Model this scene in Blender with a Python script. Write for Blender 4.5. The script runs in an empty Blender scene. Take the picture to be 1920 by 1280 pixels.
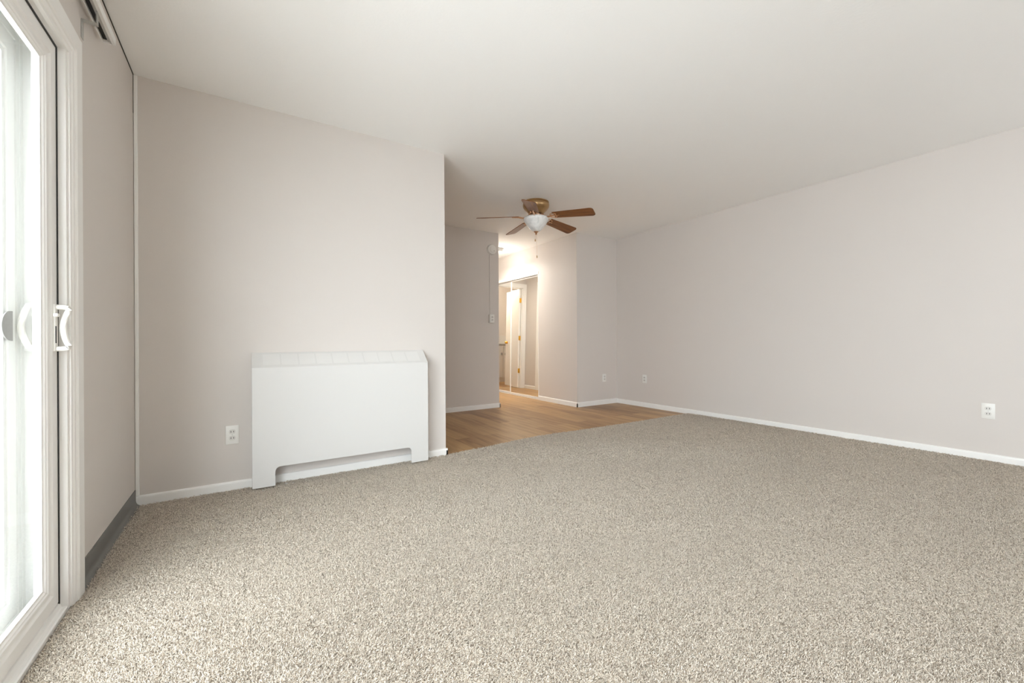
import bpy, bmesh, math, random
import numpy as np
from mathutils import Vector, Matrix

R = math.radians
SC = bpy.context.scene
COL = SC.collection
random.seed(7)

# ------------------------------------------------------------------ camera
H = 2.44                       # ceiling height
cam_d = bpy.data.cameras.new('camera')
cam = bpy.data.objects.new('camera', cam_d)
COL.objects.link(cam)
SC.camera = cam
cam_d.sensor_width = 36.0
cam_d.lens = 781.01 / 1920 * 36.0
cam_d.clip_start = 0.02
cam.matrix_world = (Matrix.Translation((0, 0, 0.92248)) @ Matrix.Rotation(-0.57154, 4, 'Z')
                    @ Matrix.Rotation(R(90), 4, 'X') @ Matrix.Rotation(-0.00536, 4, 'Z'))

# ------------------------------------------------------------------ sky, exposure
SKY = 8
world = bpy.data.worlds.new('overcast_sky')
SC.world = world
world.use_nodes = True
bg = world.node_tree.nodes['Background']
bg.inputs[0].default_value = (0.865, 0.926, 1.0, 1)
bg.inputs[1].default_value = SKY
SC.view_settings.view_transform = 'Standard'
SC.view_settings.look = 'None'
SC.view_settings.gamma = 1
SC.view_settings.use_curve_mapping = False
SC.view_settings.exposure = 0.62
SC.cycles.diffuse_bounces = 10
SC.cycles.glossy_bounces = 6
SC.cycles.transparent_max_bounces = 12
SC.cycles.max_bounces = 14
SC.cycles.use_denoising = True
SC.cycles.sample_clamp_indirect = 8.0


def portal(name, loc, rot, sx, sy):
    """sampling portal in an opening of the shell (gives no light of its own)"""
    l = bpy.data.lights.new(name, 'AREA')
    l.shape = 'RECTANGLE'
    l.size = sx
    l.size_y = sy
    l.cycles.is_portal = True
    o = bpy.data.objects.new(name, l)
    o.location = loc
    o.rotation_euler = rot
    COL.objects.link(o)
    return o


portal('door_portal', (-0.70, 0.19, 0.98), (0, R(-90), 0), 1.86, 3.7)
portal('fill_window_portal', (3.85, -2.08, 1.55), (R(90), 0, 0), 0.9, 0.9)

# ------------------------------------------------------------------ materials
MATS = {}


def nt(name):
    m = bpy.data.materials.new(name)
    m.use_nodes = True
    t = m.node_tree
    return m, t, t.nodes['Principled BSDF']


def mat(name, col, rough=0.5, metal=0.0, bump=0.0, bscale=200.0, spec=0.5, vary=0.0):
    m, t, p = nt(name)
    p.inputs['Base Color'].default_value = (*col, 1)
    p.inputs['Roughness'].default_value = rough
    p.inputs['Metallic'].default_value = metal
    p.inputs['Specular IOR Level'].default_value = spec
    tc = t.nodes.new('ShaderNodeTexCoord')
    n = t.nodes.new('ShaderNodeTexNoise')
    n.inputs['Scale'].default_value = bscale
    n.inputs['Detail'].default_value = 3
    t.links.new(tc.outputs['Object'], n.inputs['Vector'])
    if bump > 0:
        b = t.nodes.new('ShaderNodeBump')
        b.inputs['Strength'].default_value = bump
        b.inputs['Distance'].default_value = 0.002
        t.links.new(n.outputs['Fac'], b.inputs['Height'])
        t.links.new(b.outputs['Normal'], p.inputs['Normal'])
    if vary > 0:
        r = t.nodes.new('ShaderNodeMix')
        r.data_type = 'RGBA'
        r.inputs['A'].default_value = (*[c * (1 - vary) for c in col], 1)
        r.inputs['B'].default_value = (*[min(1, c * (1 + vary)) for c in col], 1)
        t.links.new(n.outputs['Fac'], r.inputs['Factor'])
        t.links.new(r.outputs['Result'], p.inputs['Base Color'])
    MATS[name] = m
    return m


WALL = mat('greige_paint', (0.675, 0.630, 0.592), 0.55, bump=0.10, bscale=140, spec=0.35)
CEIL = mat('ceiling_paint', (0.93, 0.925, 0.91), 0.8, bump=0.25, bscale=90, spec=0.2)
WHITE = mat('white_trim_paint', (0.87, 0.86, 0.835), 0.4, bump=0.06, bscale=60)
VINYL = mat('white_vinyl', (0.86, 0.85, 0.83), 0.35, bump=0.02, bscale=40)
ENAMEL = mat('white_enamel_metal', (0.69, 0.68, 0.66), 0.42, bump=0.03, bscale=30)
GRILL = mat('pale_grille_metal', (0.735, 0.725, 0.705), 0.45, bump=0.05, bscale=300)
COVE = mat('grey_vinyl_cove', (0.165, 0.16, 0.15), 0.45, bump=0.1, bscale=250)
BLACK = mat('black_rubber', (0.012, 0.012, 0.012), 0.6, bump=0.05)
DARK = mat('dark_slot', (0.03, 0.028, 0.025), 0.7, bump=0.05)
GREYP = mat('grey_plastic', (0.30, 0.295, 0.285), 0.55, bump=0.15, bscale=120, vary=0.15)
ALU = mat('aluminium', (0.55, 0.55, 0.53), 0.35, 0.9, bump=0.02)
PLAST = mat('white_plastic', (0.83, 0.815, 0.775), 0.38, bump=0.02)
RECEP = mat('receptacle_plastic', (0.70, 0.68, 0.64), 0.4, bump=0.02)
BRASS = mat('polished_brass', (0.80, 0.47, 0.08), 0.25, 1.0, bump=0.02)
BRONZE = mat('antique_brass', (0.50, 0.33, 0.165), 0.33, 1.0, bump=0.05, bscale=60, vary=0.12)
COPPER = mat('copper_finish', (0.72, 0.45, 0.28), 0.3, 1.0, bump=0.02)
JOINT_SHADE = mat('joint_shade_tone', (0.05, 0.045, 0.035), 0.8, bump=0.1)
DIM_VINYL = mat('dimmed_white_vinyl', (0.82, 0.82, 0.80), 0.5, bump=0.05)  # darker copy of the white vinyl, tones down its daylit outer side
STUCCO = mat('white_stucco', (0.72, 0.715, 0.69), 0.9, bump=0.5, bscale=70)
CONC = mat('pale_concrete', (0.68, 0.67, 0.65), 0.9, bump=0.4, bscale=30, vary=0.1)
FIXT = mat('grey_fixture_metal', (0.50, 0.50, 0.48), 0.4, 0.3, bump=0.02)
STONE = mat('grey_countertop', (0.42, 0.41, 0.39), 0.35, bump=0.03, vary=0.2, bscale=40)


def glass_mat():
    m = bpy.data.materials.new('clear_glass')
    m.use_nodes = True
    t = m.node_tree
    t.nodes.clear()
    out = t.nodes.new('ShaderNodeOutputMaterial')
    mix = t.nodes.new('ShaderNodeMixShader')
    tr = t.nodes.new('ShaderNodeBsdfTransparent')
    gl = t.nodes.new('ShaderNodeBsdfGlossy')
    fr = t.nodes.new('ShaderNodeFresnel')
    fr.inputs['IOR'].default_value = 1.25
    gl.inputs['Roughness'].default_value = 0.02
    tr.inputs['Color'].default_value = (0.96, 0.97, 0.96, 1)
    ge = t.nodes.new('ShaderNodeNewGeometry')
    ma = t.nodes.new('ShaderNodeMath')
    ma.operation = 'MULTIPLY'
    iv = t.nodes.new('ShaderNodeMath')
    iv.operation = 'SUBTRACT'
    iv.inputs[0].default_value = 1.0
    t.links.new(ge.outputs['Backfacing'], iv.inputs[1])
    t.links.new(fr.outputs[0], ma.inputs[0])
    t.links.new(iv.outputs[0], ma.inputs[1])
    t.links.new(ma.outputs[0], mix.inputs['Fac'])
    t.links.new(tr.outputs[0], mix.inputs[1])
    t.links.new(gl.outputs[0], mix.inputs[2])
    t.links.new(mix.outputs[0], out.inputs['Surface'])
    return m


GLASS = glass_mat()


def mirror_mat():
    m, t, p = nt('mirror_glass')
    p.inputs['Base Color'].default_value = (0.88, 0.88, 0.855, 1)
    p.inputs['Metallic'].default_value = 1
    p.inputs['Roughness'].default_value = 0.012
    return m


MIRROR = mirror_mat()


def wood_floor():
    m, t, p = nt('vinyl_plank_floor')
    N, L = t.nodes, t.links
    tc = N.new('ShaderNodeTexCoord')
    mp = N.new('ShaderNodeMapping')
    mp.inputs['Rotation'].default_value = (0, 0, R(90))
    L.new(tc.outputs['Object'], mp.inputs['Vector'])
    br = N.new('ShaderNodeTexBrick')
    br.offset = 0.37
    br.inputs['Scale'].default_value = 1.0
    br.inputs['Brick Width'].default_value = 1.2
    br.inputs['Row Height'].default_value = 0.152
    br.inputs['Mortar Size'].default_value = 0.0012
    br.inputs['Mortar Smooth'].default_value = 0.3
    br.inputs['Color1'].default_value = (0, 0, 0, 1)
    br.inputs['Color2'].default_value = (1, 1, 1, 1)
    br.inputs['Mortar'].default_value = (0.4, 0.4, 0.4, 1)
    L.new(mp.outputs[0], br.inputs['Vector'])
    m2 = N.new('ShaderNodeMapping')
    m2.inputs['Scale'].default_value = (13, 1.0, 13)
    L.new(tc.outputs['Object'], m2.inputs['Vector'])
    n1 = N.new('ShaderNodeTexNoise')
    n1.inputs['Scale'].default_value = 1.6
    n1.inputs['Detail'].default_value = 6
    n1.inputs['Roughness'].default_value = 0.6
    n1.inputs['Distortion'].default_value = 0.6
    L.new(m2.outputs[0], n1.inputs['Vector'])
    add = N.new('ShaderNodeMath')
    add.operation = 'MULTIPLY_ADD'
    L.new(br.outputs['Color'], add.inputs[0])
    add.inputs[1].default_value = 0.36
    L.new(n1.outputs['Fac'], add.inputs[2])
    ramp = N.new('ShaderNodeValToRGB')
    e = ramp.color_ramp.elements
    e[0].position = 0.34
    e[0].color = (0.19, 0.09, 0.030, 1)
    e[1].position = 0.88
    e[1].color = (0.50, 0.305, 0.13, 1)
    k = ramp.color_ramp.elements.new(0.58)
    k.color = (0.34, 0.185, 0.070, 1)
    L.new(add.outputs[0], ramp.inputs['Fac'])
    L.new(ramp.outputs[0], p.inputs['Base Color'])
    p.inputs['Roughness'].default_value = 0.38
    b = N.new('ShaderNodeBump')
    b.inputs['Strength'].default_value = 0.12
    b.inputs['Distance'].default_value = 0.001
    L.new(n1.outputs['Fac'], b.inputs['Height'])
    L.new(b.outputs[0], p.inputs['Normal'])
    return m


WOODF = wood_floor()


def blade_wood():
    m, t, p = nt('walnut_blade')
    N, L = t.nodes, t.links
    tc = N.new('ShaderNodeTexCoord')
    m2 = N.new('ShaderNodeMapping')
    m2.inputs['Scale'].default_value = (4, 60, 60)
    L.new(tc.outputs['Object'], m2.inputs['Vector'])
    n1 = N.new('ShaderNodeTexNoise')
    n1.inputs['Scale'].default_value = 1.0
    n1.inputs['Detail'].default_value = 5
    L.new(m2.outputs[0], n1.inputs['Vector'])
    ramp = N.new('ShaderNodeValToRGB')
    e = ramp.color_ramp.elements
    e[0].position = 0.3
    e[0].color = (0.125, 0.040, 0.008, 1)
    e[1].position = 0.75
    e[1].color = (0.31, 0.115, 0.026, 1)
    L.new(n1.outputs['Fac'], ramp.inputs['Fac'])
    L.new(ramp.outputs[0], p.inputs['Base Color'])
    p.inputs['Roughness'].default_value = 0.42
    p.inputs['Specular IOR Level'].default_value = 0.35
    return m


BLADE = blade_wood()


def alabaster():
    m, t, p = nt('alabaster_glass')
    N, L = t.nodes, t.links
    tc = N.new('ShaderNodeTexCoord')
    n1 = N.new('ShaderNodeTexNoise')
    n1.inputs['Scale'].default_value = 9
    n1.inputs['Detail'].default_value = 4
    n1.inputs['Distortion'].default_value = 2.5
    L.new(tc.outputs['Object'], n1.inputs['Vector'])
    ramp = N.new('ShaderNodeValToRGB')
    e = ramp.color_ramp.elements
    e[0].position = 0.35
    e[0].color = (0.74, 0.75, 0.74, 1)
    e[1].position = 0.62
    e[1].color = (0.90, 0.90, 0.885, 1)
    L.new(n1.outputs['Fac'], ramp.inputs['Fac'])
    L.new(ramp.outputs[0], p.inputs['Base Color'])
    p.inputs['Roughness'].default_value = 0.25
    p.inputs['Subsurface Weight'].default_value = 0.3
    p.inputs['Subsurface Radius'].default_value = (0.03, 0.03, 0.03)
    return m


ALAB = alabaster()


def carpet_mat():
    m, t, p = nt('carpet_yarn')
    N, L = t.nodes, t.links
    tc = N.new('ShaderNodeTexCoord')
    v = N.new('ShaderNodeTexVoronoi')
    v.inputs['Scale'].default_value = 230
    L.new(tc.outputs['Object'], v.inputs['Vector'])
    sep = N.new('ShaderNodeSeparateColor')
    L.new(v.outputs['Color'], sep.inputs[0])
    ramp = N.new('ShaderNodeValToRGB')
    e = ramp.color_ramp.elements
    e[0].position = 0.05
    e[0].color = (0.42, 0.35, 0.275, 1)
    e[1].position = 0.45
    e[1].color = (0.80, 0.715, 0.610, 1)
    k = ramp.color_ramp.elements.new(1.0)
    k.color = (0.88, 0.80, 0.695, 1)
    L.new(sep.outputs[0], ramp.inputs['Fac'])
    L.new(ramp.outputs[0], p.inputs['Base Color'])
    p.inputs['Roughness'].default_value = 0.95
    p.inputs['Specular IOR Level'].default_value = 0.1
    return m


CARPET = carpet_mat()


def emit(name, col, s):
    m = bpy.data.materials.new(name)
    m.use_nodes = True
    t = m.node_tree
    p = t.nodes['Principled BSDF']
    p.inputs['Base Color'].default_value = (*col, 1)
    p.inputs['Emission Color'].default_value = (*col, 1)
    p.inputs['Emission Strength'].default_value = s
    return m


BULB = emit('lit_bulb', (1.0, 0.86, 0.68), 8.0)

# ------------------------------------------------------------------ helpers


def link_mesh(name, bm, m, parent=None, smooth=False):
    me = bpy.data.meshes.new(name)
    bmesh.ops.recalc_face_normals(bm, faces=bm.faces)
    bm.to_mesh(me)
    bm.free()
    me.materials.append(m)
    if smooth:
        for f in me.polygons:
            f.use_smooth = True
        me.set_sharp_from_angle(angle=R(35))
    o = bpy.data.objects.new(name, me)
    COL.objects.link(o)
    if parent is not None:
        o.parent = parent
    return o


def box(bm, x0, x1, y0, y1, z0, z1, bev=0.0, seg=2):
    vs = [bm.verts.new((x, y, z)) for x in (x0, x1) for y in (y0, y1) for z in (z0, z1)]
    idx = [(0, 1, 3, 2), (4, 6, 7, 5), (0, 4, 5, 1), (2, 3, 7, 6), (0, 2, 6, 4), (1, 5, 7, 3)]
    fs = [bm.faces.new([vs[i] for i in f]) for f in idx]
    if bev > 0:
        es = list({e for f in fs for e in f.edges})
        bmesh.ops.bevel(bm, geom=es, offset=bev, segments=seg, affect='EDGES', profile=0.5)
    return fs


def prism(bm, pts, axis, a, b):
    """extrude a closed 2-D outline along an axis from a to b"""
    def P(p, t):
        if axis == 'x':
            return (t, p[0], p[1])
        if axis == 'y':
            return (p[0], t, p[1])
        return (p[0], p[1], t)
    A = [bm.verts.new(P(p, a)) for p in pts]
    B = [bm.verts.new(P(p, b)) for p in pts]
    n = len(pts)
    bm.faces.new(A)
    bm.faces.new(B[::-1])
    for i in range(n):
        j = (i + 1) % n
        bm.faces.new((A[i], B[i], B[j], A[j]))


def lathe(bm, prof, seg=32, origin=(0, 0, 0), axis='z'):
    """prof = [(r, h)...] revolved about an axis through origin"""
    rings = []
    ox, oy, oz = origin

    def P(r, h, a):
        c, s = r * math.cos(a), r * math.sin(a)
        if axis == 'z':
            return (ox + c, oy + s, oz + h)
        if axis == 'y':
            return (ox + c, oy + h, oz + s)
        return (ox + h, oy + c, oz + s)
    for r, h in prof:
        if r < 1e-6:
            rings.append([bm.verts.new(P(0, h, 0))])
        else:
            rings.append([bm.verts.new(P(r, h, 2 * math.pi * i / seg)) for i in range(seg)])
    for a, b in zip(rings, rings[1:]):
        for i in range(seg):
            j = (i + 1) % seg
            if len(a) == 1 and len(b) == 1:
                continue
            if len(a) == 1:
                bm.faces.new((a[0], b[i], b[j]))
            elif len(b) == 1:
                bm.faces.new((a[i], b[0], a[j]))
            else:
                bm.faces.new((a[i], b[i], b[j], a[j]))
    if len(rings[0]) > 1:
        bm.faces.new(rings[0])
    if len(rings[-1]) > 1:
        bm.faces.new(rings[-1][::-1])


def tube(bm, pts, r, seg=8):
    pts = [Vector(p) for p in pts]
    rings = []
    up = Vector((0.123, 0.31, 0.94)).normalized()
    for i, p in enumerate(pts):
        d = (pts[min(i + 1, len(pts) - 1)] - pts[max(i - 1, 0)]).normalized()
        a = d.cross(up)
        if a.length < 0.05:
            a = d.cross(Vector((1, 0, 0)))
        a.normalize()
        b = d.cross(a).normalized()
        rr = r[i] if isinstance(r, (list, tuple)) else r
        rings.append([bm.verts.new(p + rr * (math.cos(t) * a + math.sin(t) * b))
                      for t in (2 * math.pi * k / seg for k in range(seg))])
    for a, b in zip(rings, rings[1:]):
        for i in range(seg):
            j = (i + 1) % seg
            bm.faces.new((a[i], a[j], b[j], b[i]))
    bm.faces.new(rings[0][::-1])
    bm.faces.new(rings[-1])


def ring_frame(bm, prof, y0, y1, z0, z1, open_bottom=False):
    """mitred frame in the YZ plane: prof = closed list of (inset from outer edge, x)"""
    def corners(w):
        if open_bottom:
            return [(y0 + w, z0), (y0 + w, z1 - w), (y1 - w, z1 - w), (y1 - w, z0)]
        return [(y0 + w, z0 + w), (y0 + w, z1 - w), (y1 - w, z1 - w), (y1 - w, z0 + w)]
    cols = []
    for w, x in prof:
        cols.append([bm.verts.new((x, y, z)) for y, z in corners(w)])
    n = len(prof)
    for i in range(n):
        j = (i + 1) % n
        for k in range(3 if open_bottom else 4):
            l = (k + 1) % 4
            bm.faces.new((cols[i][k], cols[i][l], cols[j][l], cols[j][k]))
    if open_bottom:
        bm.faces.new([c[0] for c in cols])
        bm.faces.new([c[3] for c in cols][::-1])


def struct(name, bm, m, parent=None, smooth=False):
    o = link_mesh(name, bm, m, parent, smooth)
    if parent is None:
        o['kind'] = 'structure'
    return o


def sroot(name, loc=(0, 0, 0)):
    o = bpy.data.objects.new(name, None)
    o.location = loc
    o.empty_display_size = 0.1
    COL.objects.link(o)
    o['kind'] = 'structure'
    return o


def thing(name, label, cat, loc=(0, 0, 0), rotz=0.0, group=None):
    o = bpy.data.objects.new(name, None)
    o.location = loc
    o.rotation_euler = (0, 0, rotz)
    o.empty_display_size = 0.1
    COL.objects.link(o)
    o['label'] = label
    o['category'] = cat
    if group:
        o['group'] = group
    return o


def copy_tree(o, parent=None):
    c = o.copy()
    COL.objects.link(c)
    if parent is not None:
        c.parent = parent
    for ch in [x for x in bpy.data.objects if x.parent == o]:
        copy_tree(ch, c)
    return c


def BM():
    return bmesh.new()


# ------------------------------------------------------------------ room shell
XL, YA, XR, YC, XM, XA, YB, XB = -0.5202, 3.1313, 4.7001, 4.4013, 3.9104, 1.3706, 5.0200, 3.0110
YR = -2.0                       # wall behind the camera
YD = 7.05                       # wall with the door at the hall's far end
YE = 8.95                       # far wall of the room beyond

b = BM()
box(b, -0.80, 4.85, YR - 0.15, YE + 0.15, -0.12, 0.0)
struct('floor', b, WOODF)
b = BM()
box(b, -0.80, 4.85, YR - 0.15, YE + 0.15, H, H + 0.12)
struct('ceiling', b, CEIL)

# left wall with the sliding door opening; a 5 mm shadow gap under the ceiling
b = BM()
g = H - 0.005
box(b, XL - 0.14, XL, 2.085, YA - 0.003, 0, g)
box(b, XL - 0.14, XL, YR, -1.70, 0, g)
box(b, XL - 0.14, XL, -1.70, 2.085, 1.985, g)
box(b, XL - 0.20, XL - 0.14, 2.085, YA + 0.12, 0, H)
box(b, XL - 0.20, XL - 0.14, YR, -1.70, 0, H)
box(b, XL - 0.20, XL - 0.14, -1.70, 2.085, 1.985, H)
struct('wall_left', b, WALL)

b = BM()
box(b, XL - 0.14, XA, YA, YA + 0.125, 0, H)
struct('wall_back', b, WALL)

b = BM()
box(b, XR, XR + 0.12, YR, YE, 0, H)
struct('wall_right', b, WALL)

# wall behind the camera with an added, unseen window for fill light
WX0, WX1 = 3.4, 4.3
b = BM()
box(b, XL - 0.2, WX0, YR - 0.12, YR, 0, H)
box(b, WX1, XR, YR - 0.12, YR, 0, H)
box(b, WX0, WX1, YR - 0.12, YR, 0, 1.10)
box(b, WX0, WX1, YR - 0.12, YR, 2.00, H)
struct('wall_rear', b, WALL)
b = BM()
ymid = (WX0 + WX1) / 2
for x0, x1 in ((WX0, WX0 + 0.05), (ymid - 0.025, ymid + 0.025), (WX1 - 0.05, WX1)):
    box(b, x0, x1, YR - 0.09, YR - 0.03, 1.10, 2.00, 0.004)
box(b, WX0 + 0.05, WX1 - 0.05, YR - 0.09, YR - 0.03, 1.10, 1.15)
box(b, WX0 + 0.05, WX1 - 0.05, YR - 0.09, YR - 0.03, 1.95, 2.00)
struct('added_fill_window', b, VINYL)

# kitchen side (hidden behind the radiator wall), hall and closet walls
b = BM()
box(b, 0.35, 0.47, YA + 0.125, YB + 0.12, 0, H)
struct('wall_kitchen', b, WALL)
b = BM()
box(b, 0.47, XB, YB, YB + 0.12, 0, H)
struct('wall_hall', b, WALL)
b = BM()                                     # hall left wall with the opening of door_2
D2A, D2B = 5.62, 6.57                        # door_2 opening along y
box(b, XB - 0.12, XB, YB + 0.12, D2A, 0, H)
box(b, XB - 0.12, XB, D2B, YD, 0, H)
box(b, XB - 0.12, XB, D2A, D2B, 2.04, H)
struct('wall_hall_left', b, WALL)
b = BM()
box(b, XM, XR, YC, YC + 0.12, 0, H)
struct('wall_closet', b, WALL)
b = BM()
CL0, CL1 = 5.30, 6.97                        # mirrored closet opening along y
box(b, XM, XM + 0.12, YC + 0.12, CL0, 0, H)
box(b, XM + 0.006, XM + 0.12, CL0, CL1, 2.0, H)
box(b, XM, XM + 0.12, CL1, YD + 0.12, 0, H)
struct('wall_hall_right', b, WALL)
b = BM()                                     # end wall with doorway
DW0, DW1 = 3.105, 3.80
box(b, 2.0, DW0, YD, YD + 0.12, 0, H)
box(b, DW1, XM, YD, YD + 0.12, 0, H)
box(b, DW0, DW1, YD, YD + 0.12, 2.045, H)
struct('wall_hall_end', b, WALL)
b = BM()
box(b, 1.88, 2.0, YD, YE, 0, H)
struct('wall_bathroom_left', b, WALL)
b = BM()
box(b, 1.88, XR + 0.12, YE, YE + 0.12, 0, H)
struct('wall_bathroom_back', b, WALL)
b = BM()
box(b, XM, XM + 0.12, YD + 0.12, YE, 0, H)
struct('wall_bathroom_right', b, WALL)


# ------------------------------------------------------------------ baseboards and trim
def bb_prof(h=0.056, t=0.0125):
    """outline (distance from wall, z) of a white baseboard with a rounded top"""
    pts = [(0, 0), (t, 0), (t, h - 0.016)]
    for k in range(1, 6):
        a = k / 5 * math.pi / 2
        pts.append((t - 0.006 + 0.006 * math.cos(a), h - 0.016 + 0.014 * math.sin(a)))
    pts.append((0.0, h))
    return pts


def bb_x(bm, x0, x1, y, sgn, h=0.056):
    prism(bm, [(y + sgn * d, z) for d, z in bb_prof(h)], 'x', x0, x1)


def bb_y(bm, y0, y1, x, sgn, h=0.056):
    prism(bm, [(x + sgn * d, z) for d, z in bb_prof(h)], 'y', y0, y1)


b = BM()
bb_x(b, XL + 0.002, XA + 0.0125, YA, -1, 0.062)
bb_y(b, YA - 0.0125, YA + 0.125, XA, 1, 0.062)
struct('baseboard_back', b, WHITE, smooth=True)
b = BM()
bb_y(b, YR, YC, XR, -1, 0.062)
struct('baseboard_right', b, WHITE, smooth=True)
b = BM()
bb_x(b, XM - 0.0125, XR - 0.0125, YC, -1, 0.066)
struct('baseboard_closet', b, WHITE, smooth=True)
b = BM()
bb_y(b, YC - 0.0125, CL0, XM, -1, 0.066)
struct('baseboard_hall_right', b, WHITE, smooth=True)
b = BM()
bb_x(b, 0.47, XB + 0.0125, YB, -1, 0.062)
bb_y(b, YB - 0.0125, D2A - 0.09, XB, 1, 0.062)
b2 = BM()
struct('baseboard_hall', b, WHITE, smooth=True)
bb_y(b2, D2B + 0.09, YD, XB, 1, 0.066)
struct('baseboard_hall_left', b2, WHITE, smooth=True)
# grey vinyl cove base with a flared toe on the left wall
b = BM()
pts = [(XL, 0.004), (XL + 0.024, 0.004), (XL + 0.0225, 0.008), (XL + 0.012, 0.016), (XL + 0.006, 0.026),
       (XL + 0.004, 0.040), (XL + 0.004, 0.095), (XL + 0.0025, 0.0985), (XL, 0.0985)]
prism(b, pts, 'y', 2.155, YA - 0.014)
struct('baseboard_left', b, COVE, smooth=True)
# white corner bead between left and back walls
b = BM()
box(b, XL + 0.0015, XL + 0.0185, YA - 0.010, YA, 0.062, H - 0.002, 0.003)
struct('trim_1', b, WHITE)
# strips coloured as gap shade along the left wall's ceiling and bead joints
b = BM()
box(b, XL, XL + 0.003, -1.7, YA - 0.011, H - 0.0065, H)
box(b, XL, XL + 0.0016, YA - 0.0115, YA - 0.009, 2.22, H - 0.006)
struct('joint_shade_strip', b, JOINT_SHADE)

# ------------------------------------------------------------------ sliding glass door
Y0, Y1 = -1.67, 2.150            # outer edges of the casing
b = BM()
prof = [(0, XL), (0, XL + 0.020), (0.003, XL + 0.0225), (0.058, XL + 0.0225), (0.063, XL + 0.020),
        (0.066, XL + 0.0165), (0.080, XL + 0.0165), (0.084, XL + 0.013), (0.096, XL + 0.012),
        (0.096, XL)]
ring_frame(b, prof, Y0 - 0.10, Y1, 0.008, 2.034, open_bottom=True)
struct('trim_2', b, WHITE, smooth=False)

door1 = sroot('door_1', (XL, 1.1, 0))
inv = Matrix.Translation((-XL, -1.1, 0))


def dpart(name, bm, m, parent, smooth=False):
    bm.transform(inv)
    return link_mesh(name, bm, m, parent, smooth)


# frame: jambs, head
b = BM()
prof = [(0, XL + 0.006), (0.030, XL + 0.006), (0.033, XL - 0.004), (0.036, XL - 0.013),
        (0.036, XL - 0.055), (0.0, XL - 0.055)]
ring_frame(b, prof, -1.695, 2.070, 0.0, 1.972, open_bottom=True)
dpart('door_frame', b, VINYL, door1)
b = BM()
prof = [(0, XL - 0.150), (0, XL - 0.0555), (0.036, XL - 0.0555), (0.036, XL - 0.058), (0.028, XL - 0.060), (0.028, XL - 0.095),
        (0.040, XL - 0.098), (0.040, XL - 0.150)]
ring_frame(b, prof, -1.695, 2.070, 0.0, 1.972, open_bottom=True)
dpart('outer_frame', b, DIM_VINYL, door1)
# black weatherstrip at the bottom of the gap between sash and jamb
b = BM()
ring_frame(b, [(0.0358, XL - 0.040), (0.0358, XL - 0.0122), (0.0433, XL - 0.0122), (0.0433, XL - 0.040)],
           -1.695, 2.070, 0.03, 1.972, open_bottom=True)
dpart('weatherstrip', b, BLACK, door1)
# sill track
b = BM()
pts = [(XL - 0.150, 0.0), (XL + 0.006, 0.0), (XL + 0.006, 0.020), (XL + 0.002, 0.023), (XL - 0.006, 0.023),
       (XL - 0.009, 0.026), (XL - 0.013, 0.040), (XL - 0.018, 0.042), (XL - 0.050, 0.042), (XL - 0.052, 0.030),
       (XL - 0.062, 0.030), (XL - 0.064, 0.040), (XL - 0.1, 0.040), (XL - 0.103, 0.026), (XL - 0.150, 0.018)]
prism(b, pts, 'y', -1.659, 2.034)
dpart('sill_track', b, VINYL, door1)
# sliding sash on the inner track
SX = XL - 0.0145


def sash(y0, y1, z0, z1, xf, name):
    bb = BM()
    pr = [(0, xf - 0.038), (0, xf), (0.040, xf), (0.046, xf - 0.004), (0.050, xf - 0.0055), (0.062, xf - 0.0055),
          (0.066, xf - 0.009), (0.070, xf - 0.0095), (0.074, xf - 0.014), (0.080, xf - 0.015), (0.080, xf - 0.024),
          (0.070, xf - 0.026), (0.066, xf - 0.038)]
    ring_frame(bb, pr, y0, y1, z0, z1)
    s = dpart(name, bb, VINYL, door1)
    bb = BM()
    box(bb, xf - 0.0215, xf - 0.0175, y0 + 0.072, y1 - 0.072, z0 + 0.072, z1 - 0.072)
    dpart('glass_pane', bb, GLASS, s)
    return s


s1 = sash(1.095, 2.0265, 0.0455, 1.928, SX, 'sliding_sash')
s2 = sash(0.185, 1.155, 0.042, 1.930, SX - 0.046, 'fixed_sash')
sash(-0.755, 0.225, 0.042, 1.930, SX - 0.046, 'fixed_sash')  # this and the next sash: added unseen panels for more daylight
sash(-1.655, -0.715, 0.0455, 1.928, SX, 'sliding_sash')
# screen door outside: frame with a fine rib, and its grey pull cup
xs = XL - 0.098
b = BM()
pr = [(0, xs - 0.018), (0, xs), (0.022, xs), (0.024, xs - 0.004), (0.034, xs - 0.004), (0.036, xs), (0.085, xs),
      (0.088, xs - 0.005), (0.105, xs - 0.005), (0.105, xs - 0.018)]
ring_frame(b, pr, 1.02, 2.026, 0.028, 1.930)
s3 = dpart('screen_frame', b, DIM_VINYL, door1)
b = BM()
out = []
n = 14
cy_, cz_ = 1.963, 0.980
for k in range(n + 1):
    a = -math.pi / 2 + math.pi * k / n
    out.append((cy_ - 0.072 * math.cos(a) ** 0.8, cz_ + 0.047 * math.sin(a)))
prism(b, out, 'x', xs, xs + 0.003)
dpart('screen_pull', b, GREYP, s3)


# interior handle: back plate and a bow that curves in towards the door
def bow(bm, x_plate, sgn, y, z0, z1, reach, dip, r):
    zc = (z0 + z1) / 2
    pts = [(x_plate, y, z0), (x_plate + sgn * reach * 0.55, y, z0), (x_plate + sgn * reach * 0.9, y, z0 + 0.002)]
    for k in range(0, 13):
        t = k / 12
        z = z0 + 0.010 + (z1 - z0 - 0.020) * t
        q = 1 - (2 * t - 1) ** 2
        pts.append((x_plate + sgn * (reach - dip * q), y, z))
    pts += [(x_plate + sgn * reach * 0.9, y, z1 - 0.002), (x_plate + sgn * reach * 0.55, y, z1), (x_plate, y, z1)]
    tube(bm, pts, r, 10)


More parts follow.
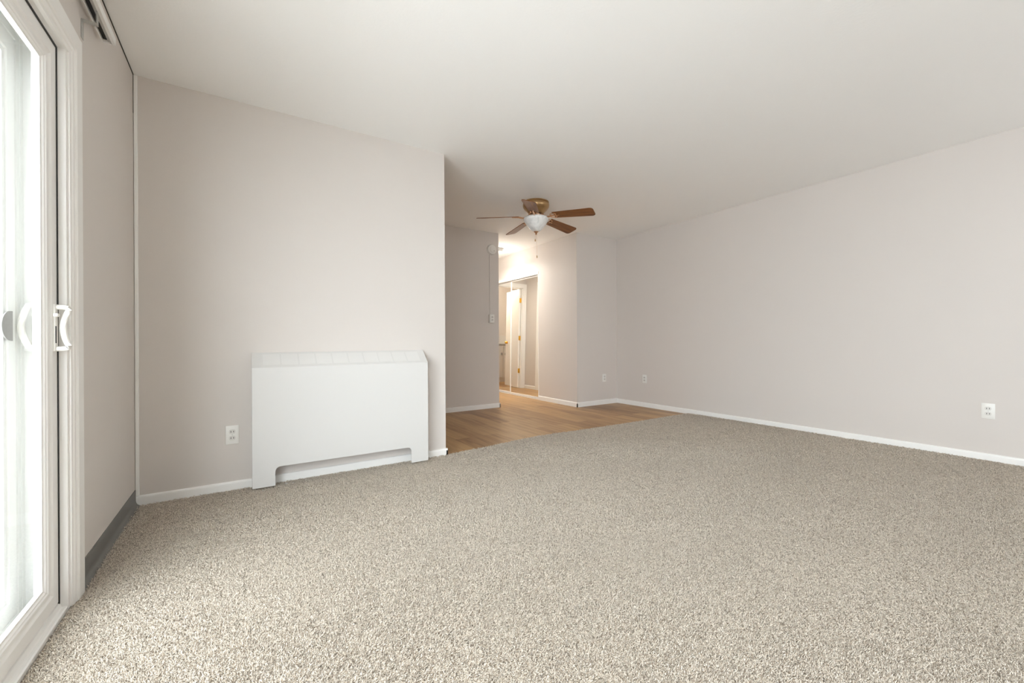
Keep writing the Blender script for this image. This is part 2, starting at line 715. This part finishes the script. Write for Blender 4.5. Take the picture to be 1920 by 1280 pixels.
HY = 2.004
b = BM()
box(b, SX - 0.001, SX + 0.006, HY - 0.013, HY + 0.013, 0.897, 1.056, 0.003)
h1 = dpart('handle', b, PLAST, s1, True)
b = BM()
bow(b, SX + 0.003, 1, HY, 0.906, 1.046, 0.032, 0.014, 0.0085)
dpart('handle_grip', b, PLAST, s1, True)
b = BM()
box(b, SX + 0.004, SX + 0.016, HY - 0.030, HY - 0.008, 1.013, 1.024, 0.003)
dpart('latch_lever', b, PLAST, s1, True)
b = BM()
box(b, SX + 0.0055, SX + 0.0068, HY - 0.012, HY - 0.006, 0.925, 0.982)
dpart('latch_slot', b, DARK, s1)
# outside handle, seen through the glass: bowed outwards
b = BM()
bow(b, SX - 0.036, -1, HY - 0.012, 0.912, 1.050, 0.022, -0.014, 0.0090)
dpart('outside_handle', b, PLAST, s1, True)

# balcony outside
b = BM()
box(b, -3.4, XL - 0.205, -3.2, 2.80, -0.20, -0.02)
o = struct('floor_balcony', b, CONC)
b = BM()
box(b, -3.4, XL - 0.205, 2.42, 2.55, -0.02, 3.0)
struct('wall_balcony', b, STUCCO)
b = BM()
box(b, -1.6, XL - 0.205, -3.2, 2.55, 2.62, 2.80)
struct('added_sky_shade', b, STUCCO)  # added unseen slab overhead, cuts sky light on the door frame

# ------------------------------------------------------------------ blind headrail high on the left wall
hr = thing('blind_headrail', 'white vertical blind headrail with dark grooves above the sliding glass door', 'blind rail',
           (-0.484, 1.3, 2.214))
b = BM()
# cross section (x, z) of an upside-down channel
w = 0.0215
pts = [(-w, 0), (-w + 0.004, 0), (-w + 0.004, 0.024), (-0.004, 0.024), (-0.004, 0.012), (-0.001, 0.012), (-0.001, 0.024),
       (0.010, 0.024), (0.010, 0.0), (w, -0.001), (w, 0.031), (-w, 0.031)]
prism(b, pts, 'y', -1.15, 1.145)
link_mesh('rail', b, VINYL, hr)
b = BM()
box(b, -w + 0.0045, -0.0045, -1.15, 1.138, 0.010, 0.0235)
link_mesh('dark_track', b, BLACK, hr)
b = BM()
box(b, -0.0005, 0.0095, -1.15, 1.138, 0.006, 0.0235)
link_mesh('aluminium_track', b, ALU, hr)
b = BM()
box(b, -w, w, 1.142, 1.150, -0.001, 0.031, 0.002)
link_mesh('end_cap', b, VINYL, hr)
b = BM()
by = 2.240 - 1.3
xw = XL + 0.484
box(b, xw, xw + 0.0035, by - 0.012, by + 0.012, -0.118, -0.046, 0.001)
box(b, xw, xw + 0.046, by - 0.012, by + 0.012, -0.049, -0.046, 0.001)
box(b, xw + 0.042, xw + 0.045, by - 0.012, by + 0.012, -0.048, 0.001)
link_mesh('bracket', b, ALU, hr)

# ------------------------------------------------------------------ radiator cover
RX0, RX1, RYF, RZ0, RZF, RZB = 0.039, 1.178, 3.021, 0.022, 0.767, 0.860
rc = thing('radiator_cover', 'wide white metal radiator cover with sloping top on the grey wall', 'radiator',
           ((RX0 + RX1) / 2, YA, 0))
ox, oy = (RX0 + RX1) / 2, YA


def rpart(name, bm, m, smooth=False, parent=None):
    bm.transform(Matrix.Translation((-ox, -oy, 0)))
    return link_mesh(name, bm, m, parent or rc, smooth)


# front sheet with an arched cut-out at the bottom
cx0, cx1, cz = 0.1625, 1.047, 0.139
rr = 0.030
pts = [(RX0, RZ0), (cx0, RZ0)]
for k in range(7):
    a = math.pi - k / 6 * math.pi / 2
    pts.append((cx0 + rr + rr * math.cos(a), cz - rr + rr * math.sin(a)))
for k in range(7):
    a = math.pi / 2 - k / 6 * math.pi / 2
    pts.append((cx1 - rr + rr * math.cos(a), cz - rr + rr * math.sin(a)))
pts += [(cx1, RZ0), (RX1, RZ0), (RX1, RZF), (RX0, RZF)]
b = BM()
prism(b, pts, 'y', RYF, RYF + 0.003)
rpart('front_panel', b, ENAMEL)
# side sheets
for i, x in enumerate((RX0, RX1 - 0.003)):
    b = BM()
    prism(b, [(RYF + 0.003, RZ0), (YA - 0.0135, RZ0), (YA - 0.0135, 0.066), (YA - 0.001, 0.072), (YA - 0.001, RZB), (RYF + 0.003, RZF)],
          'x', x, x + 0.003)
    rpart('side_panel', b, ENAMEL)
# sloping top sheet
dv = Vector((YA - RYF, RZB - RZF)).normalized()
nv = Vector((-dv.y, dv.x))
b = BM()
p0 = Vector((RYF, RZF))
p1 = Vector((YA - 0.0035, RZB))
dv = (p1 - p0).normalized()
nv = Vector((-dv.y, dv.x))
prism(b, [tuple(p0), tuple(p1), tuple(p1 - nv * 0.003), tuple(p0 - nv * 0.003)], 'x', RX0, RX1)
rpart('sloping_top', b, ENAMEL)
# ten pale square grille panels set in the slope
for k in range(10):
    x0 = RX0 + 0.060 + k * 0.1035
    x1 = x0 + 0.094
    b = BM()
    q0 = p0 + dv * 0.022
    q1 = p0 + dv * 0.122
    prism(b, [tuple(q0), tuple(q1), tuple(q1 + nv * 0.0012), tuple(q0 + nv * 0.0012)], 'x', x0, x1)
    rpart('grille_panel', b, GRILL)
# inner baffle seen dimly through the cut-out
b = BM()
box(b, RX0 + 0.02, RX1 - 0.02, YA - 0.05, YA - 0.012, 0.20, 0.60, 0.004)
rpart('heating_element', b, FIXT)

# flakes of white paint on the carpet by the cover's left foot
for i, (x, y, s, a) in enumerate([(0.095, 2.985, 0.006, 0.3), (0.180, 3.03, 0.0045, 1.2), (0.225, 3.06, 0.008, 0.2),
                                  (0.262, 3.045, 0.005, 2.0), (0.34, 3.07, 0.006, 0.9)]):
    b = BM()
    pts = []
    for k in range(6):
        t = 2 * math.pi * k / 6 + a
        q = s * (0.7 + 0.5 * random.random())
        pts.append((q * math.cos(t) * 1.4, q * math.sin(t) * 0.8))
    prism(b, pts, 'z', 0.0, 0.0016)
    o = link_mesh('paint_flake', b, WHITE)
    o.location = (x, y, 0.0125)
    o['label'] = 'tiny white paint flake on the carpet at the radiator cover\'s left foot'
    o['category'] = 'debris'
    o['group'] = 'paint flakes under the radiator cover'


# ------------------------------------------------------------------ electrical outlets
def outlet(label):
    """faces -Y in its own space, back on the plane y = 0"""
    t = thing('wall_outlet', label, 'outlet')
    bm = BM()
    box(bm, -0.035, 0.035, -0.006, 0, -0.0575, 0.0575, 0.0025)
    link_mesh('cover_plate', bm, PLAST, t, True)
    for sz in (0.0195, -0.0195):
        bm = BM()
        pts = []
        for k in range(24):
            a = 2 * math.pi * k / 24
            pts.append((0.0172 * math.cos(a), max(-0.0135, min(0.0135, 0.0172 * math.sin(a))) + sz))
        prism(bm, pts, 'y', -0.0085, -0.004)
        rcp = link_mesh('receptacle', bm, RECEP, t)
        for sx in (-0.0068, 0.0068):
            bm = BM()
            box(bm, sx - 0.0016, sx + 0.0016, -0.0092, -0.0080, sz - 0.0045, sz + 0.0055)
            link_mesh('slot', bm, DARK, rcp)
    bm = BM()
    lathe(bm, [(0.0, -0.0085), (0.0025, -0.008), (0.003, -0.0055)], 12, axis='y')
    link_mesh('screw', bm, ALU, t, True)
    return t


oA = outlet('white wall outlet left of the radiator cover on the grey wall')
oA.location = (-0.0645, YA, 0.351)
o2 = copy_tree(oA)
o2['label'] = 'white wall outlet on the right wall, close to the far corner'
o2.location = (XR, 3.890, 0.390)
o2.rotation_euler = (0, 0, R(-90))
o3 = copy_tree(oA)
o3['label'] = 'white wall outlet at the right edge, low on the right wall'
o3.location = (XR, 0.698, 0.381)
o3.rotation_euler = (0, 0, R(-90))
o4 = copy_tree(oA)
o4['label'] = 'small white wall outlet on the narrow wall beside the far corner'
o4.location = (4.432, YC, 0.384)
for q in (oA, o2, o3, o4):
    q['group'] = 'duplex outlets on the walls'

# ------------------------------------------------------------------ smoke alarm, raceway and its box on the hall wall
sd = thing('smoke_alarm', 'round white smoke alarm high on the darker hall wall', 'smoke alarm', (2.897, YB, 2.199))
b = BM()
lathe(b, [(0.0, -0.036), (0.036, -0.036), (0.040, -0.034), (0.043, -0.029), (0.047, -0.030), (0.062, -0.028),
          (0.069, -0.020), (0.0725, -0.008), (0.0725, 0.0)], 48, axis='y')
link_mesh('housing', b, PLAST, sd, True)
b = BM()
lathe(b, [(0.0, -0.0385), (0.018, -0.0385), (0.020, -0.0365), (0.020, -0.034)], 32, (-0.008, 0, 0.004), 'y')
link_mesh('test_button', b, PLAST, sd, True)
b = BM()
lathe(b, [(0.0, -0.038), (0.005, -0.038), (0.006, -0.035)], 16, (0.022, 0, -0.020), 'y')
link_mesh('indicator', b, GREYP, sd, True)

b = BM()
box(b, -0.006, 0.006, -0.008, 0, 1.296, 2.130, 0.002)
rw = link_mesh('cord_raceway', b, WALL)
rw.location = (2.866, YB, 0)
rw['label'] = 'thin painted cord raceway running down from the smoke alarm'
rw['category'] = 'raceway'

sb = thing('surface_outlet', 'white surface mounted outlet box below the smoke alarm', 'outlet', (2.878, YB, 1.240))
b = BM()
box(b, -0.036, 0.036, -0.042, 0, -0.057, 0.057, 0.003)
link_mesh('box', b, PLAST, sb, True)
b = BM()
box(b, -0.035, 0.035, -0.047, -0.0415, -0.056, 0.056, 0.002)
link_mesh('cover_plate', b, PLAST, sb, True)
for sz in (0.0195, -0.0195):
    b = BM()
    pts = []
    for k in range(24):
        a = 2 * math.pi * k / 24
        pts.append((0.0172 * math.cos(a), max(-0.0135, min(0.0135, 0.0172 * math.sin(a))) + sz))
    prism(b, pts, 'y', -0.0495, -0.045)
    r_ = link_mesh('receptacle', b, RECEP, sb)
    for sx in (-0.0068, 0.0068):
        b = BM()
        box(b, sx - 0.0016, sx + 0.0016, -0.0502, -0.049, sz - 0.0045, sz + 0.0055)
        link_mesh('slot', b, DARK, r_)

# ------------------------------------------------------------------ ceiling fan
FX, FY = 2.688, 3.680
fan = thing('ceiling_fan', 'antique brass ceiling fan with five brown wooden blades and a white glass bowl', 'ceiling fan',
            (FX, FY, H))
b = BM()
lathe(b, [(0.0, 0.0), (0.138, 0.0), (0.141, -0.004), (0.141, -0.012), (0.134, -0.016), (0.134, -0.020), (0.143, -0.024),
          (0.145, -0.040), (0.142, -0.056), (0.128, -0.078), (0.105, -0.100), (0.088, -0.118), (0.080, -0.128), (0.0, -0.128)], 48)
link_mesh('motor_housing', b, BRONZE, fan, True)
b = BM()
lathe(b, [(0.0, -0.126), (0.060, -0.126), (0.060, -0.140), (0.0, -0.140)], 32)
link_mesh('flywheel', b, DARK, fan, True)
b = BM()
lathe(b, [(0.0, -0.138), (0.066, -0.138), (0.068, -0.142), (0.066, -0.150), (0.050, -0.154), (0.050, -0.166), (0.0, -0.166)], 40)
link_mesh('switch_housing', b, COPPER, fan, True)
# bowl
b = BM()
prof = [(0.050, -0.160), (0.118, -0.164), (0.130, -0.170), (0.137, -0.182), (0.1375, -0.190), (0.132, -0.206), (0.119, -0.226),
        (0.100, -0.252), (0.080, -0.278), (0.060, -0.300), (0.040, -0.314), (0.018, -0.322), (0.0, -0.323)]
lathe(b, prof, 48)
link_mesh('glass_bowl', b, ALAB, fan, True)
b = BM()
lathe(b, [(0.0, -0.316), (0.026, -0.318), (0.027, -0.324), (0.014, -0.331), (0.010, -0.338), (0.011, -0.346), (0.006, -0.352),
          (0.0, -0.354)], 24)
link_mesh('finial', b, COPPER, fan, True)
# pull chains with pendants
for (dx, dy, ztop, zend) in ((-0.010, 0.004, -0.345, -0.420), (0.006, -0.004, -0.350, -0.600)):
    b = BM()
    nb = int((ztop - zend) / 0.006)
    tube(b, [(dx, dy, ztop), (dx, dy, zend + 0.02)], 0.0007, 6)
    for k in range(nb - 3):
        z = ztop - 0.003 - k * 0.006
        lathe(b, [(0, 0.0013), (0.0013, 0), (0, -0.0013)], 6, (dx, dy, z))
    ch = link_mesh('pull_chain', b, COPPER, fan)
    b = BM()
    lathe(b, [(0.0, 0.0), (0.003, -0.001), (0.0055, -0.010), (0.006, -0.024), (0.003, -0.030), (0.0, -0.031)], 12,
          (dx, dy, zend + 0.022))
    link_mesh('pendant', b, BRONZE, ch, True)


def blade_outline():
    r0, r1 = 0.190, 0.652
    w0, w1 = 0.056, 0.073
    pts = [(r0 + 0.010, -w0), ]
    # tip with rounded corners
    cr = 0.034
    for k in range(7):
        a = -math.pi / 2 + k / 6 * math.pi / 2
        pts.append((r1 - cr + cr * math.cos(a), -w1 + cr + cr * math.sin(a)))
    for k in range(7):
        a = k / 6 * math.pi / 2
        pts.append((r1 - cr + cr * math.cos(a), w1 - cr + cr * math.sin(a)))
    pts.append((r0 + 0.010, w0))
    # slightly concave root
    for k in range(1, 6):
        t = k / 6
        pts.append((r0 + 0.010 + 0.016 * math.sin(math.pi * t), w0 - 2 * w0 * t))
    return pts


bl0 = None
PITCH = R(-15)
ANG0 = R(-60.5)
for k in range(5):
    ang = ANG0 + k * R(72)
    if bl0 is None:
        b = BM()
        prism(b, blade_outline(), 'z', -0.003, 0.003)
        es = [e for e in b.edges if abs(e.verts[0].co.z - e.verts[1].co.z) < 1e-6]
        bmesh.ops.bevel(b, geom=es, offset=0.001, segments=1, affect='EDGES')
        bl0 = link_mesh('blade', b, BLADE, fan)
        bl = bl0
        # blade iron: curved arm and a pierced scroll plate
        b = BM()
        tube(b, [(0.056, 0, 0.020), (0.080, 0, 0.014), (0.102, 0, -0.004), (0.122, 0, -0.014), (0.150, 0, -0.015), (0.185, 0, -0.008)],
             [0.009, 0.008, 0.007, 0.007, 0.008, 0.009], 8)
        for sy in (-1, 1):
            lo = []
            for j in range(17):
                a = 2 * math.pi * j / 16
                lo.append((0.205 + 0.034 * math.cos(a), sy * 0.021 + 0.017 * math.sin(a), -0.0065))
            tube(b, lo, 0.0042, 6)
        tube(b, [(0.175, 0, -0.0065), (0.268, 0, -0.0060)], [0.008, 0.0045], 8)
        for (sx, sy) in ((0.225, -0.036), (0.225, 0.036), (0.262, 0)):
            lathe(b, [(0, -0.011), (0.005, -0.010), (0.006, -0.004)], 10, (sx, sy, 0))
        iron0 = link_mesh('blade_bracket', b, COPPER, bl0, True)
    else:
        bl = bl0.copy()
        COL.objects.link(bl)
        bl.parent = fan
        c = iron0.copy()
        COL.objects.link(c)
        c.parent = bl
    bl.matrix_local = (Matrix.Translation((0, 0, -0.1525)) @ Matrix.Rotation(ang, 4, 'Z') @ Matrix.Rotation(R(4), 4, 'Y')
                       @ Matrix.Rotation(PITCH, 4, 'X'))

# ------------------------------------------------------------------ hall ceiling light (mostly hidden by the hall wall)
hl = thing('ceiling_light', 'grey ceiling light base glowing beside the mirrored closet', 'ceiling light', (3.470, 5.86, H))
b = BM()
lathe(b, [(0, 0), (0.108, 0), (0.110, -0.006), (0.108, -0.048), (0.098, -0.056), (0.0, -0.056)], 40)
link_mesh('base', b, FIXT, hl, True)
b = BM()
lathe(b, [(0, -0.055), (0.018, -0.056), (0.018, -0.085), (0.030, -0.105), (0.034, -0.125), (0.028, -0.148), (0.014, -0.160), (0, -0.163)], 24)
link_mesh('bulb', b, BULB, hl, True)
pl = bpy.data.lights.new('bulb_light', 'POINT')
pl.energy = 4
pl.color = (1.0, 0.95, 0.88)
pl.shadow_soft_size = 0.05
po = bpy.data.objects.new('bulb_light', pl)
po.location = (0, 0, -0.24)
COL.objects.link(po)
po.parent = hl
dl = bpy.data.lights.new('down_light', 'AREA')
dl.shape = 'DISK'
dl.size = 0.16
dl.energy = 11
dl.color = (1.0, 0.95, 0.88)
do = bpy.data.objects.new('down_light', dl)
do.location = (0, 0, -0.235)
COL.objects.link(do)
do.parent = hl

# added unseen light to brighten the room beyond, behind the end wall
bl_ = thing('ceiling_light', 'added unseen ceiling light in the room behind the hall door', 'ceiling light', (3.45, 8.0, H))
b = BM()
lathe(b, [(0, 0), (0.12, 0), (0.12, -0.03), (0.0, -0.035)], 32)
link_mesh('base', b, FIXT, bl_, True)
b = BM()
lathe(b, [(0.0, -0.034), (0.10, -0.036), (0.09, -0.07), (0.05, -0.09), (0, -0.095)], 32)
link_mesh('shade', b, emit('lit_shade', (1, 0.9, 0.75), 5.0), bl_, True)
pl = bpy.data.lights.new('bath_fill_light', 'POINT')
pl.energy = 22
pl.color = (1.0, 0.90, 0.76)
pl.shadow_soft_size = 0.10
po = bpy.data.objects.new('bath_fill_light', pl)
po.location = (0, 0, -0.22)
COL.objects.link(po)
po.parent = bl_

# ------------------------------------------------------------------ mirrored closet doors
MID = 6.150


def mirror_door(y0, y1, xoff, label, tilt):
    t = thing('mirrored_door', label, 'closet door', (XM + xoff, (y0 + y1) / 2, 0.022))
    hw = (y1 - y0) / 2
    h = 1.958
    bm = BM()
    ring_frame(bm, [(0, 0.022), (0, 0.0), (0.016, 0.0), (0.018, 0.004), (0.018, 0.022)], -hw, hw, 0, h)
    f = link_mesh('door_frame', bm, VINYL, t)
    bm = BM()
    box(bm, 0.006, 0.011, -hw + 0.015, hw - 0.015, 0.015, h - 0.015)
    link_mesh('mirror', bm, MIRROR, t)
    t.rotation_euler = (0, R(tilt), 0)
    return t


mirror_door(CL0 + 0.012, MID + 0.012, 0.004, 'mirrored sliding closet door, front panel nearest the living room', 1.0)
mirror_door(MID - 0.012, CL1 - 0.012, 0.034, 'mirrored sliding closet door, rear panel half hidden behind the hall wall', 1.0)
b = BM()
box(b, XM - 0.004, XM + 0.075, CL0, CL1, 0.0, 0.014, 0.002)
box(b, XM - 0.004, XM + 0.002, CL0, CL1, 0.013, 0.020, 0.001)
o = struct('trim_3', b, VINYL)
b = BM()
box(b, XM - 0.006, XM + 0.006, CL0, CL1, 1.985, 2.028, 0.002)
box(b, XM + 0.005, XM + 0.11, CL0, CL1, 1.988, 1.999)
struct('trim_4', b, WHITE)
b = BM()
box(b, XM - 0.003, XM + 0.10, CL0 - 0.001, CL0 + 0.010, 0.0, 1.99, 0.001)
struct('trim_5', b, WHITE)

# ------------------------------------------------------------------ door_2 in the hall's left wall (seen only in the mirror)
d2 = sroot('door_2', (XB, (D2A + D2B) / 2, 0))
inv2 = Matrix.Translation((-XB, -(D2A + D2B) / 2, 0))


def d2part(name, bm, m, smooth=False):
    bm.transform(inv2)
    return link_mesh(name, bm, m, d2, smooth)


b = BM()
ring_frame(b, [(0, XB), (0, XB + 0.018), (0.06, XB + 0.018), (0.085, XB + 0.010), (0.09, XB + 0.008), (0.09, XB)],
           D2A - 0.088, D2B + 0.088, 0.0, 2.125, open_bottom=True)
d2part('casing', b, WHITE)
b = BM()
ring_frame(b, [(0, XB - 0.12), (0, XB), (0.018, XB), (0.018, XB - 0.12)], D2A, D2B, 0.0, 2.04, open_bottom=True)
d2part('jamb', b, WHITE)
b = BM()
box(b, XB - 0.065, XB - 0.030, D2A + 0.02, D2B - 0.02, 0.008, 2.02, 0.002)
d2part('slab', b, WHITE)

# ------------------------------------------------------------------ door_3 at the end of the hall, swung open into the room beyond
d3 = sroot('door_3', (DW0, YD, 0))
inv3 = Matrix.Translation((-DW0, -YD, 0))


def d3part(name, bm, m, parent=None, smooth=False):
    bm.transform(inv3)
    return link_mesh(name, bm, m, parent or d3, smooth)


b = BM()      # casing on the hall side and jamb lining
for x0, x1 in ((DW0 - 0.088, DW0 + 0.004), (DW1 - 0.004, DW1 + 0.088)):
    box(b, x0, x1, YD - 0.017, YD, 0, 2.04, 0.003)
box(b, DW0 - 0.088, DW1 + 0.088, YD - 0.017, YD, 2.04, 2.125, 0.003)
d3part('casing', b, WHITE)
b = BM()
box(b, DW0, DW0 + 0.016, YD, YD + 0.12, 0, 2.045)
box(b, DW1 - 0.016, DW1, YD, YD + 0.12, 0, 2.045)
box(b, DW0, DW1, YD, YD + 0.12, 2.03, 2.045)
d3part('jamb', b, WHITE)
# open leaf, hinge line at the far edge of the jamb
LW = 0.66
leaf = BM()
box(leaf, 0.0, 0.035, 0.006, LW, 0.012, 2.022, 0.002)
hx, hy = DW0 + 0.024, YD + 0.030
ML = Matrix.Translation((hx, hy, 0)) @ Matrix.Rotation(R(4), 4, 'Z')
leaf.transform(ML)
lf = d3part('leaf', leaf, WHITE)
for z in (0.354, 1.02, 1.79):
    b = BM()
    box(b, -0.012, 0.030, -0.004, 0.006, z - 0.045, z + 0.045, 0.002)
    tube(b, [(-0.004, -0.004, z - 0.048), (-0.004, -0.004, z + 0.048)], 0.008, 10)
    b.transform(ML)
    d3part('hinge', b, BRASS, lf, True)
b = BM()
lathe(b, [(0.0, 0.085), (0.020, 0.083), (0.028, 0.070), (0.026, 0.056), (0.013, 0.046), (0.011, 0.040), (0.030, 0.038), (0.032, 0.0345),
          (0.0, 0.0345)], 24, (0, LW - 0.065, 0.93), 'x')
b.transform(ML)
d3part('knob', b, BRASS, lf, True)

# pale strip on the floor at the doorway
b = BM()
box(b, DW0 + 0.016, DW1 - 0.016, YD + 0.10, YD + 0.145, 0.0, 0.006, 0.002)
struct('trim_6', b, mat('pale_threshold', (0.62, 0.52, 0.36), 0.4))

# white cabinet in the room beyond, seen in the mirror
vc = thing('bathroom_vanity', 'white cabinet with grey worktop seen in the closet mirror beyond the open door', 'cabinet', (2.72, 8.75, 0))


def vpart(name, bm, m, parent=None):
    bm.transform(Matrix.Translation((-2.72, -8.75, 0)))
    return link_mesh(name, bm, m, parent or vc)


b = BM()
box(b, 2.30, 3.10, 8.52, YE - 0.002, 0.0, 0.885, 0.003)
vpart('body', b, ENAMEL)
b = BM()
box(b, 2.28, 3.12, 8.49, YE - 0.002, 0.885, 0.915, 0.004)
vpart('worktop', b, STONE)
b = BM()
box(b, 2.28, 3.12, YE - 0.03, YE - 0.002, 0.915, 1.12, 0.003)
vpart('backsplash', b, ENAMEL)
for x0, x1 in ((2.32, 2.695), (2.705, 3.08)):
    b = BM()
    box(b, x0, x1, 8.50, 8.52, 0.10, 0.86, 0.003)
    dd = vpart('cabinet_door', b, ENAMEL)
    b = BM()
    xx = x1 - 0.05 if x0 < 2.5 else x0 + 0.05
    box(b, xx - 0.02, xx + 0.02, 8.482, 8.50, 0.64, 0.70, 0.004)
    vpart('pull', b, GREYP, dd)

# ------------------------------------------------------------------ carpet: backing and tufts in one mesh
def carpet():
    rng = np.random.default_rng(3)
    ex = np.array([-0.6, 1.30, 1.385, 1.43, 1.71, 2.36, 3.02, 3.83, 4.63, 4.80])
    ey = np.array([3.118, 3.118, 3.118, 3.135, 3.155, 3.250, 3.222, 3.203, 3.207, 3.207])
    x0, x1 = XL + 0.008, XR - 0.0128
    V, F3, F4 = [], [], []
    # backing sheet
    xs_ = np.unique(np.concatenate([np.linspace(x0, x1, 60), [1.30, 1.385]]))
    xs_ = xs_[(xs_ >= x0) & (xs_ <= x1)]
    ye = np.interp(xs_, ex, ey)
    n = len(xs_)
    back = np.concatenate([np.c_[xs_, np.full(n, YR + 0.003), np.full(n, 0.004)], np.c_[xs_, ye, np.full(n, 0.004)],
                           np.c_[xs_, ye + 0.002, np.full(n, 0.0002)]])
    quads = []
    for i in range(n - 1):
        quads.append((i, i + 1, n + i + 1, n + i))
        quads.append((n + i, n + i + 1, 2 * n + i + 1, 2 * n + i))
    verts = [back]
    nv = len(back)
    q4 = [np.array(quads)]
    t3 = []
    cyaw, syaw = math.cos(0.57154), math.sin(0.57154)

    def lowfreq(x, y, s, seed):
        r = np.random.default_rng(seed)
        out = np.zeros_like(x)
        for _ in range(7):
            a = r.uniform(0, 2 * math.pi)
            k = s * r.uniform(0.5, 1.7)
            out += np.sin(k * (x * math.cos(a) + y * math.sin(a)) + r.uniform(0, 6.28))
        return out / 2.6
    for (d0, d1, sp, rad, ln) in ((0.75, 2.0, 0.0033, 0.00135, 0.0125), (2.0, 3.2, 0.0044, 0.0018, 0.0145), (3.2, 6.2, 0.0068, 0.0028, 0.0170),
                               (-9, 9, 0.0066, 0.0027, 0.0160)):
        gx = np.arange(x0, x1, sp)
        gy = np.arange(-1.0 if d0 > -1 else YR + 0.01, 3.27, sp)
        X, Y = np.meshgrid(gx, gy)
        X = X.ravel() + rng.uniform(-.55, .55, X.size) * sp
        Y = Y.ravel() + rng.uniform(-.55, .55, Y.size) * sp
        D = X * syaw + Y * cyaw
        S = X * cyaw - Y * syaw
        infront = (np.abs(S) < 1.26 * D + 0.30) & (D >= 0.75) & (Y >= -1.0)   # finely tufted part of the floor
        keep = (infront if d0 > -1 else ~infront) & (D >= d0) & (D < d1) & (X > x0 + 0.003) & (X < x1 - 0.003)
        keep &= Y < np.interp(X, ex, ey) - 0.003
        X, Y = X[keep], Y[keep]
        m = X.size
        sw = lowfreq(X, Y, 5.0, 11)
        az = 1.6 * lowfreq(X, Y, 2.2, 12) + rng.uniform(-2.2, 2.2, m) + 1.2
        tilt = np.clip(R(42) + R(9) * sw + rng.normal(0, R(15), m), R(5), R(78))
        L = ln * rng.uniform(0.75, 1.2, m)
        dirx, diry = np.cos(az), np.sin(az)
        # centre line: base -> mid -> tip, bending over
        t1, t2 = tilt * 0.6, np.minimum(tilt * 1.35, R(86))
        cx = [X, X + dirx * np.sin(t1) * L * .5, None]
        cy = [Y, Y + diry * np.sin(t1) * L * .5, None]
        cz = [np.full(m, 0.001), 0.001 + np.cos(t1) * L * .5, None]
        cx[2] = cx[1] + dirx * np.sin(t2) * L * .5
        cy[2] = cy[1] + diry * np.sin(t2) * L * .5
        cz[2] = cz[1] + np.cos(t2) * L * .5
        rr_ = rad * rng.uniform(0.8, 1.25, m)
        P = np.zeros((m, 9, 3))
        ph = rng.uniform(0, 2 * math.pi, m)
        for ring, rs in ((0, 0.8), (1, 1.15), (2, 0.75)):
            tw = 0.9 * ring
            for k in range(3):
                a = ph + tw + 2 * math.pi * k / 3
                P[:, ring * 3 + k, 0] = cx[ring] + rr_ * rs * np.cos(a)
                P[:, ring * 3 + k, 1] = cy[ring] + rr_ * rs * np.sin(a)
                P[:, ring * 3 + k, 2] = cz[ring] + (0 if ring == 0 else 1) * rr_ * 0.3 * np.sin(a * 2)
        P[:, :, 2] = np.maximum(P[:, :, 2], 0.0005)
        P[:, :, 0] = np.clip(P[:, :, 0], x0, x1)
        lim = np.interp(P[:, :, 0], ex, ey)
        P[:, :, 1] = np.minimum(P[:, :, 1], lim + 0.0005)
        base = nv + 9 * np.arange(m)[:, None]
        for ring in (0, 1):
            for k in range(3):
                j = (k + 1) % 3
                q4.append(base + np.array([[ring * 3 + k, ring * 3 + j, ring * 3 + 3 + j, ring * 3 + 3 + k]]))
        t3.append(base + np.array([[6, 7, 8]]))
        verts.append(P.reshape(-1, 3))
        nv += 9 * m
    V = np.concatenate(verts).astype(np.float32)
    Q = np.concatenate(q4).astype(np.int32)
    T = np.concatenate(t3).astype(np.int32)
    me = bpy.data.meshes.new('carpet')
    me.vertices.add(len(V))
    me.vertices.foreach_set('co', V.ravel())
    loops = np.concatenate([Q.ravel(), T.ravel()])
    me.loops.add(len(loops))
    me.loops.foreach_set('vertex_index', loops)
    me.polygons.add(len(Q) + len(T))
    starts = np.concatenate([np.arange(len(Q)) * 4, len(Q) * 4 + np.arange(len(T)) * 3]).astype(np.int32)
    me.polygons.foreach_set('loop_start', starts)
    me.update(calc_edges=True)
    me.materials.append(CARPET)
    o = bpy.data.objects.new('carpet', me)
    COL.objects.link(o)
    o['label'] = 'beige grey cut pile carpet covering the living room floor'
    o['category'] = 'carpet'
    o['kind'] = 'stuff'
    print('carpet tufts', (nv - len(back)) // 9)


carpet()
